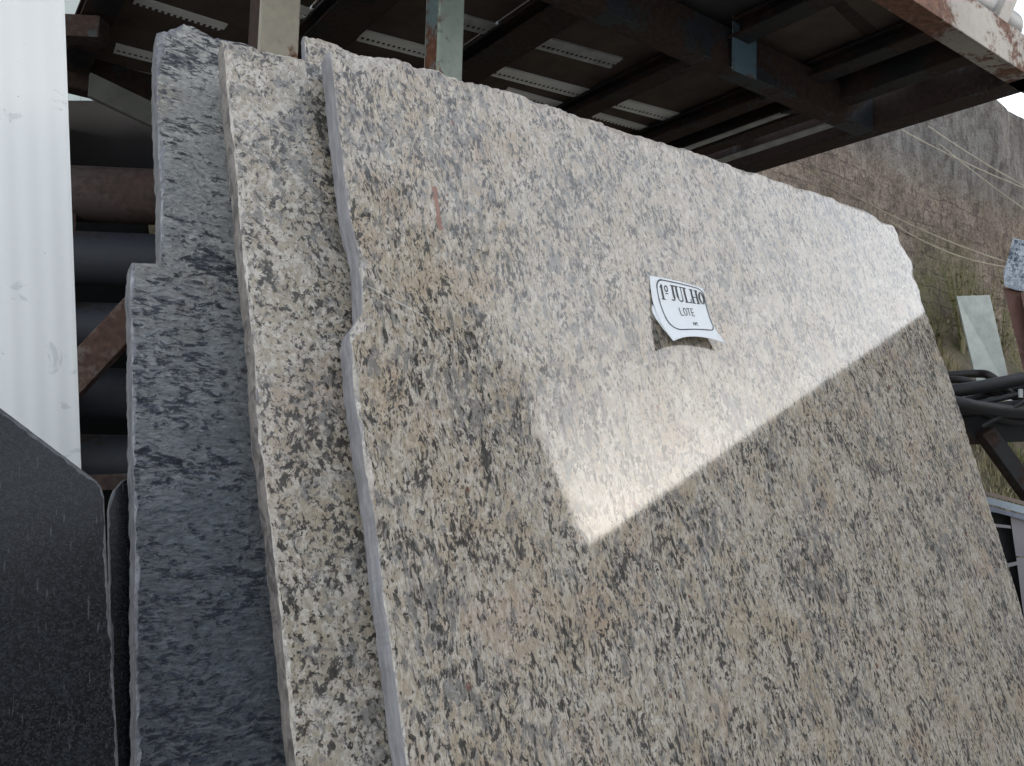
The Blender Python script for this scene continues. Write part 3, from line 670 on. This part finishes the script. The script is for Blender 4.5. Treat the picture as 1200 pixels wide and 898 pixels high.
# ================================================================ PAPER TAG
M_paper = simple('white_paper', (.80, .82, .84), .6, .03, 30); M_ink = simple('black_ink', (.03, .03, .035), .6, .1, 30)
rows = [(0.00, (761, 323), (792, 329), (824, 338), (.0015, .0015, .003)),
        (0.20, (763, 341), (795, 345), (827, 351), (.003, .002, .004)),
        (0.42, (766, 357), (800, 361), (830, 364), (.006, .003, .005)),
        (0.62, (773, 374), (805, 375), (834, 376), (.014, .007, .010)),
        (0.80, (781, 389), (810, 386), (840, 388), (.022, .014, .016)),
        (1.00, (789.5, 400), (816, 394.5), (852, 403.5), (.030, .026, .020))]
def tagpt(u, v, lift=0.0):
    for i in range(len(rows)-1):
        if v <= rows[i+1][0] or i == len(rows)-2: break
    # Catmull-Rom over rows, quadratic across
    def rowp(r):
        _, l, mm, rr, hh = r; w0, w1, w2 = (1-u)*(1-2*u), 4*u*(1-u), u*(2*u-1)
        return Vector((l[0]*w0+mm[0]*w1+rr[0]*w2, l[1]*w0+mm[1]*w1+rr[1]*w2, hh[0]*w0+hh[1]*w1+hh[2]*w2))
    a, b = rowp(rows[i]), rowp(rows[i+1]); z = rowp(rows[max(0, i-1)]); e = rowp(rows[min(len(rows)-1, i+2)])
    s = (v-rows[i][0])/(rows[i+1][0]-rows[i][0]); 
    p = .5*((2*a)+(b-z)*s+(2*z-5*a+4*b-e)*s*s+(3*a-z-3*b+e)*s**3)
    return onp(p.x, p.y, -(p.z+lift))
mb = MB(); nu, nv = 22, 22
for i in range(nu+1):
    for j in range(nv+1): mb.v.append(tagpt(i/nu, j/nv))
for i in range(nu):
    for j in range(nv): k = i*(nv+1)+j; mb.face([k, k+nv+1, k+nv+2, k+1])
# the left lower flap folded back under
k0 = len(mb.v)
fl = [(765, 357, .006, 764, 362, .001), (768, 364, .009, 764, 368, .0012), (773, 374, .014, 768, 375, .002), (781, 389, .022, 776, 383, .004), (787, 396, .027, 786, 392, .012)]
for (x, y, h, x2, y2, h2) in fl: mb.v += [onp(x, y, -h+.0005), onp((x+x2)/2-1, (y+y2)/2+.5, -(h+h2)/2), onp(x2, y2, -h2)]
for i in range(len(fl)-1):
    for j in range(2): k = k0+i*3+j; mb.face([k, k+1, k+4, k+3])
ptag = mb.build('paper_tag', M_paper, smooth=True)
sol = ptag.modifiers.new('thickness', 'SOLIDIFY'); sol.thickness = .0004; sol.offset = -1
tag(ptag, 'small white paper lot tag curling off the polished front slab', 'tag')
ink = MB()
def st(u0_, v0_, u1, v1, wu, wv=None):
    """ink stroke on the tag from (u0,v0) to (u1,v1)"""
    L = hypot(u1-u0_, v1-v0_) or 1e-6; nx, ny_ = -(v1-v0_)/L, (u1-u0_)/L; k = max(1, int(L/.04)); h = wu/2
    k0 = len(ink.v)
    for i in range(k+1):
        s = i/k; u, v = u0_+(u1-u0_)*s, v0_+(v1-v0_)*s
        ink.v += [tagpt(u+nx*h, v+ny_*h, .0007), tagpt(u-nx*h, v-ny_*h, .0007)]
    for i in range(k): q = k0+2*i; ink.face([q, q+1, q+3, q+2])
def poly(pts, wd):
    for a, b in zip(pts, pts[1:]): st(*a, *b, wd)
def arc(cx, cy, rx, ry, a0, a1, wd, n=10):
    poly([(cx+rx*cos(radians(a0+(a1-a0)*i/n)), cy+ry*sin(radians(a0+(a1-a0)*i/n))) for i in range(n+1)], wd)
# rounded frame
x0, x1, y0, y1, rr = .12, .985, .045, .80, .11
poly([(x0+rr, y0), (x1-rr, y0)], .016); arc(x1-rr, y0+rr, rr, rr, -90, 0, .016); poly([(x1, y0+rr), (x1, y1-rr)], .016)
arc(x1-rr, y1-rr, rr, rr, 0, 90, .016); poly([(x1-rr, y1), (x0+rr*2, y1)], .022); arc(x0+rr*2, y1-rr*2, rr*2, rr*2, 90, 180, .022); poly([(x0, y1-rr*2), (x0, y0+rr)], .016)
arc(x0+rr, y0+rr, rr, rr, 180, 270, .022)
# 1º JULHO  (serif capitals)
T, Bm = .10, .31; hv = .034; th = .012
def serif(x, y, w_): st(x-w_/2, y, x+w_/2, y, .014)
st(.205, T+.01, .205, Bm, hv); poly([(.175, T+.045), (.205, T+.005)], .014); serif(.205, Bm, .075)          # 1
arc(.287, T+.05, .026, .035, 0, 360, .018); st(.262, T+.115, .312, T+.115, .014)                                # º
x = .41; st(x, T, x, Bm-.03, hv); serif(x, T, .075); arc(x-.030, Bm-.035, .030, .035, 0, 150, .018)           # J
x = .48; st(x, T, x, Bm-.05, hv); serif(x, T, .07); st(x+.085, T, x+.085, Bm-.05, .014); serif(x+.085, T, .055); arc(x+.042, Bm-.05, .042, .05, 180, 0, .02)   # U
x = .625; st(x, T, x, Bm, hv); serif(x, T, .07); st(x-.035, Bm, x+.085, Bm, .014); st(x+.083, Bm, x+.09, Bm-.06, .014)   # L
x = .755; st(x, T, x, Bm, hv); serif(x, T, .065); serif(x, Bm, .065); st(x+.085, T, x+.085, Bm, hv); serif(x+.085, T, .065); serif(x+.085, Bm, .065); st(x, (T+Bm)/2, x+.085, (T+Bm)/2, .014)  # H
arc(.925, (T+Bm)/2, .046, .095, 0, 360, .020, 16); arc(.925, (T+Bm)/2, .038, .085, 120, 240, .03); arc(.925, (T+Bm)/2, .038, .085, -60, 60, .03)   # O
# LOTE
T, Bm, q = .42, .54, .013
st(.43, T, .43, Bm, q); st(.43, Bm, .485, Bm, q); arc(.525, (T+Bm)/2, .026, .06, 0, 360, q, 12); st(.565, T, .625, T, q); st(.595, T, .595, Bm, q)
st(.645, T, .645, Bm, q); st(.645, T, .69, T, q); st(.645, (T+Bm)/2, .685, (T+Bm)/2, q); st(.645, Bm, .69, Bm, q)
# Nº near the foot
T, Bm, q = .655, .72, .012
poly([(.60, Bm), (.60, T), (.64, Bm), (.64, T)], q); arc(.668, T+.02, .013, .018, 0, 360, .009, 8); st(.655, Bm, .682, Bm, .009)
lt = ink.build('lettering', M_ink, recalc=False); lt.parent = ptag; lt.matrix_basis = Matrix.Translation(lt.location - ptag.location)
# ================================================================ RIGHT SIDE CLUTTER
M_string = simple('pale_string', (.50, .44, .34), .8, .2, 30)
strs = [((941, 194), (1175, 306), 4.2, 3.9, 'string running from the rack down to the propped stone, upper one of a pair'),
        ((1040, 258), (1178, 313), 4.1, 3.9, 'string just under its twin, starting behind the corner of the front slab'),
        ((1056, 152), (1320, 262), 4.6, 4.0, 'long pale string crossing the top of the old wall'),
        ((1088, 148), (1320, 275), 4.7, 4.1, 'steeper pale string meeting the long one near the right edge'),
        ((1100, 168), (1320, 318), 4.6, 4.1, 'thin string dropping away below the others at the right')]
for i, (a, b, ta, tb, lb_) in enumerate(strs):
    p, q = at_t(*a, ta), at_t(*b, tb); mb = MB()
    mb.tube([p.lerp(q, s/24) - Z*.04*4*(s/24)*(1-s/24) for s in range(25)], .0035 if i < 2 else .003, 6)
    tag(mb.build('string', M_string, smooth=True), 'pale '+lb_ if not lb_.startswith(('long', 'steeper')) else lb_, 'string', 'strings stretched in front of the old wall')
# dry weeds standing at the foot of the wall
def weed(x, y, h, n, label):
    p = at_b(x, y, WB-.25); p.z = bank_z((p-CP).dot(A), WB-.25)-.02; mb = MB()
    for _ in range(n):
        an = random.uniform(0, 2*pi); l = random.uniform(.05, .35); hh = h*random.uniform(.5, 1)
        pts = [p + Vector((cos(an), sin(an), 0))*(l*(s/6)**1.6+.02) + Z*hh*(s/6) for s in range(7)]
        mb.tube(pts, [.008*(1-s/7.5) for s in range(7)], 5, m=random.choice((0, 1, 2)))
        for _ in range(14):
            s = random.uniform(.3, .95); c0 = pts[int(s*6)]; a2 = random.uniform(0, 6.28); dv = Vector((cos(a2), sin(a2), random.uniform(-.2, .8)))*random.uniform(.03, .09); sd2 = dv.cross(Z).normalized()*.012
            mb.add([c0, c0+dv*.5+sd2, c0+dv, c0+dv*.5-sd2], [(0, 1, 2, 3)], random.choice((0, 1, 2)))
    tag(mb.build('weed', M_grass, recalc=False), label, 'plant', 'weeds at the foot of the old wall')
weed(1140, 395, 1.0, 26, 'tall yellow-green weed against the old wall behind the pale glass')
weed(1128, 398, 1.5, 34, 'tallest yellow-green weed, against the old wall above the pale glass')
weed(1155, 392, 1.3, 30, 'bushy yellow-green weed between the pale glass and the propped stone')
weed(1098, 400, .55, 18, 'low dry weed beside the right edge of the front slab')
weed(1172, 380, .8, 18, 'dry weed left of the propped blue-white stone')
# pale glass pane leaning
M_glassp = simple('dusty_glass', (.36, .40, .37), .18, .18, 12)
pts = [at_t(1121, 347, 4.2), at_t(1160, 346, 4.25), at_t(1188, 470, 4.1), at_t(1150, 470, 4.05)]
nn_ = (pts[1]-pts[0]).cross(pts[3]-pts[0]).normalized()*.008
mb = MB(); mb.add(pts+[p+nn_ for p in pts], [(0, 1, 2, 3), (4, 7, 6, 5), (0, 4, 5, 1), (1, 5, 6, 2), (2, 6, 7, 3), (3, 7, 4, 0)])
tag(mb.build('glass_pane', M_glassp), 'dusty greenish glass pane leaning on the bank right of the front slab', 'glass')
# propped blue-white stone piece on a red-brown post
t, c, r = granite('granite_offcut', light=(.46, .50, .56), mid=(.30, .34, .40), grey=(.20, .24, .30), dark=(.05, .06, .09), garnet=0, dark_amt=.6, coarse=1.6, stretch=.9, polish=.2)
M_off = finish(t, c, r, .5)
T4 = 3.3
pts = [at_t(x, y, T4) for x, y in ((1187, 279), (1203, 283), (1235, 290), (1240, 345), (1205, 342), (1190, 340), (1177, 335), (1176, 318), (1182, 300))]
nn_ = (CP-pts[0]).normalized()*-.04
mb = MB(); k = len(pts); mb.add(pts+[p+nn_+Vector((.004*fn(p.x*50, p.z*50, 1),)*3) for p in pts], [tuple(range(k)), tuple(range(2*k-1, k-1, -1))]+[(i, (i+1) % k, k+(i+1) % k, k+i) for i in range(k)])
tag(mb.build('granite_offcut', M_off), 'blue-white stone offcut propped on the red-brown post at the right edge', 'stone')
M_red = painted('red_brown_wood', (.15, .075, .06), .3, seed=14, rust=(.09, .045, .035))
mb = MB(); q = at_t(1176, 338, T4+.02); d = at_t(1208, 470, T4-.05)-q; sx_ = at_t(1197, 338, T4+.02)-q; mb.box(q+d.normalized()*.0, d*1.5, sx_, (CP-q).normalized()*-.05, bev=.003)
tag(mb.build('red_post', M_red), 'red-brown slanting post under the blue-white stone at the right edge', 'post')
mb = MB(); q = at_t(1196, 343, T4-.03); d = at_t(1222, 470, T4-.1)-q; mb.box(q, d*1.5, sx_*1.6, (CP-q).normalized()*-.03, bev=.003)
tag(mb.build('red_board', simple('rusty_board', (.15, .085, .07), .8, .2, 12)), 'dull rusty board behind the red-brown slanting post at the right edge', 'board')
# black tubes and steel bench
M_hose = simple('black_hose', (.008, .008, .010), .6, .3, 20); M_hose2 = simple('brown_black_hose', (.018, .014, .014), .6, .3, 20)
def hose(pts, rad, mat, label):
    ctl = [at_t(x, y, tt) for x, y, tt in pts]; ctl = [ctl[0]*2-ctl[1]]+ctl+[ctl[-1]*2-ctl[-2]]; out = []
    for i in range(1, len(ctl)-2):
        z_, a, b, e = ctl[i-1:i+3]
        for k in range(8):
            s = k/8; out.append(.5*((2*a)+(b-z_)*s+(2*z_-5*a+4*b-e)*s*s+(3*a-z_-3*b+e)*s**3))
    out.append(ctl[-2]); mb = MB(); mb.tube(out, rad, 16)
    tag(mb.build('black_tube', mat, smooth=True), label, 'tube', 'bent black tubes lying on the steel bench')
hose([(1040, 448, 3.3), (1100, 441, 3.2), (1145, 438, 3.15), (1162, 442, 3.1), (1185, 462, 3.1), (1230, 470, 3.2)], .016, M_hose2, 'brownish tube at the top of the bundle that bends down at its right')
hose([(1040, 455, 3.2), (1100, 447, 3.15), (1130, 446, 3.1), (1165, 458, 3.1), (1240, 480, 3.1)], .014, M_hose2, 'brownish tube lying under the topmost tube of the bundle')
hose([(1040, 462, 3.05), (1105, 459, 3.0), (1140, 455, 2.98), (1200, 444, 3.0), (1300, 425, 3.1)], .024, M_hose, 'thick black tube rising gently to the right across the bundle')
hose([(1040, 470, 3.1), (1120, 470, 3.1), (1160, 462, 3.12), (1200, 454, 3.1), (1300, 432, 3.1)], .013, M_hose, 'thinner black tube just under the thick rising one')
hose([(1040, 468, 2.95), (1110, 471, 2.9), (1150, 478, 2.9), (1200, 482, 2.95), (1300, 478, 3.0)], .024, M_hose, 'thick blue-black tube sagging in front of the bundle')
hose([(1040, 482, 3.05), (1120, 484, 3.05), (1200, 474, 3.05), (1300, 462, 3.05)], .02, M_hose, 'black tube half hidden at the bottom of the bundle')
hose([(1040, 476, 2.98), (1115, 478, 2.96), (1160, 470, 2.96), (1200, 462, 2.97), (1300, 452, 3.0)], .011, M_hose, 'thin black rod crossing between the thick tubes')
hose([(1100, 452, 3.12), (1130, 470, 3.05), (1170, 492, 3.04), (1230, 500, 3.05)], .012, M_hose, 'thin black tube running down to the right behind the sagging tube')
hose([(1150, 500, 2.93), (1175, 486, 2.92), (1200, 470, 2.93), (1250, 440, 2.95)], .009, M_hose, 'thin black rod slanting up to the right near the bolt')
bn = tag(empty('steel_bench', at_t(1230, 560, 3.0)), 'black steel bench with splayed legs carrying the bent tubes', 'bench'); bn.location.z = 0
def benchbar(name, p, q, th_, hz_): return bar(name, p, q, th_, hz_, M_black_st, bn)
mb = MB(); q = at_t(1060, 500, 3.02); d = at_t(1320, 486, 3.12)-q; vx = (at_t(1130, 527, 3.0)-at_t(1130, 480, 3.0)); mb.box(q-vx*.45, d, vx, (CP-q).normalized()*-.06, bev=.004); mb.build('rail', M_black_st, bn)
for (x0_, y0_, x1_, y1_) in ((1153, 505, 1215, 590), (1075, 510, 1040, 620)):
    p = at_t(x0_, y0_, 3.03); q = at_t(x1_, y1_, 3.0); d = (q-p); q = p + d*((p.z-.0)/(-d.z)); bar('leg', p, q, .07, .055, M_black_st, bn)
mb = MB(); mb.tube([at_t(1196, 466, 2.93)+Z*.0, at_t(1196, 466, 2.93)+Z*.03], .008, 8); mb.build('bolt', M_galv, bn)
# stack of pale frames at the lower right
M_alu = simple('dusty_aluminium', (.33, .37, .41), .4, .15, 15); M_viol = simple('violet_grey_panel', (.27, .25, .27), .6, .1, 8); M_dk = simple('cabinet_hollow_shade', (.012, .012, .014), .7, .2, 8)
T5 = 2.75
cb = tag(empty('grey_cabinet', at_t(1215, 700, T5)), 'violet-grey cabinet with a black block as its shaded open front under the window frames at the lower right', 'cabinet'); cb.location.z = 0
def quadbox(name, quad, t_, depth, mat, parent):
    pts = [at_t(x, y, t_) for x, y in quad]; nv_ = (CP-pts[0]).normalized()*-depth; mb = MB(); k = len(pts)
    mb.add(pts+[p+nv_ for p in pts], [tuple(range(k)), tuple(range(2*k-1, k-1, -1))]+[(i, (i+1) % k, k+(i+1) % k, k+i) for i in range(k)])
    return mb.build(name, mat, parent)
quadbox('hollow_shade', [(1145, 592), (1186, 606), (1206, 730), (1225, 900), (1180, 900), (1150, 730)], T5+.05, .3, M_dk, cb)  # solid near-black block stands for the shade in the open front
quadbox('side_panel', [(1184, 606), (1260, 616), (1270, 652), (1190.5, 652)], T5, .35, M_viol, cb)
quadbox('side_panel', [(1191, 653.5), (1270, 653.5), (1300, 900), (1228, 900), (1198, 710)], T5, .35, M_viol, cb)
quadbox('rail', [(1150, 612), (1184, 616), (1185, 619.5), (1150, 616)], T5-.005, .03, M_viol, cb)
quadbox('rail', [(1168, 663), (1192, 658), (1193, 662), (1170, 668)], T5-.005, .03, M_viol, cb)
def framebar(quad, tt, mat, label): o = quadbox('window_frame', quad, tt, .25, mat, None); tag(o, label, 'frame', 'flat frames stacked on the cabinet')
framebar([(1140, 572), (1160, 577), (1270, 606), (1270, 611), (1160, 581), (1140, 577)], T5+.02, simple('brown_strip', (.22, .165, .14), .7, .2, 9), 'thin brown strip lying topmost on the stack above the cabinet')
framebar([(1140, 579.5), (1160, 583), (1270, 612), (1270, 622), (1163, 592), (1140, 588)], T5, M_alu, 'pale blue-grey aluminium frame lying under the brown strip')
framebar([(1150, 592), (1163, 594), (1270, 622), (1270, 628), (1168, 601), (1150, 598)], T5-.02, simple('dull_aluminium', (.20, .21, .26), .4, .2, 15), 'darker aluminium frame, lowest of the stack above the cabinet')
for x, y in ((1161, 586), (1175, 591)):
    pass
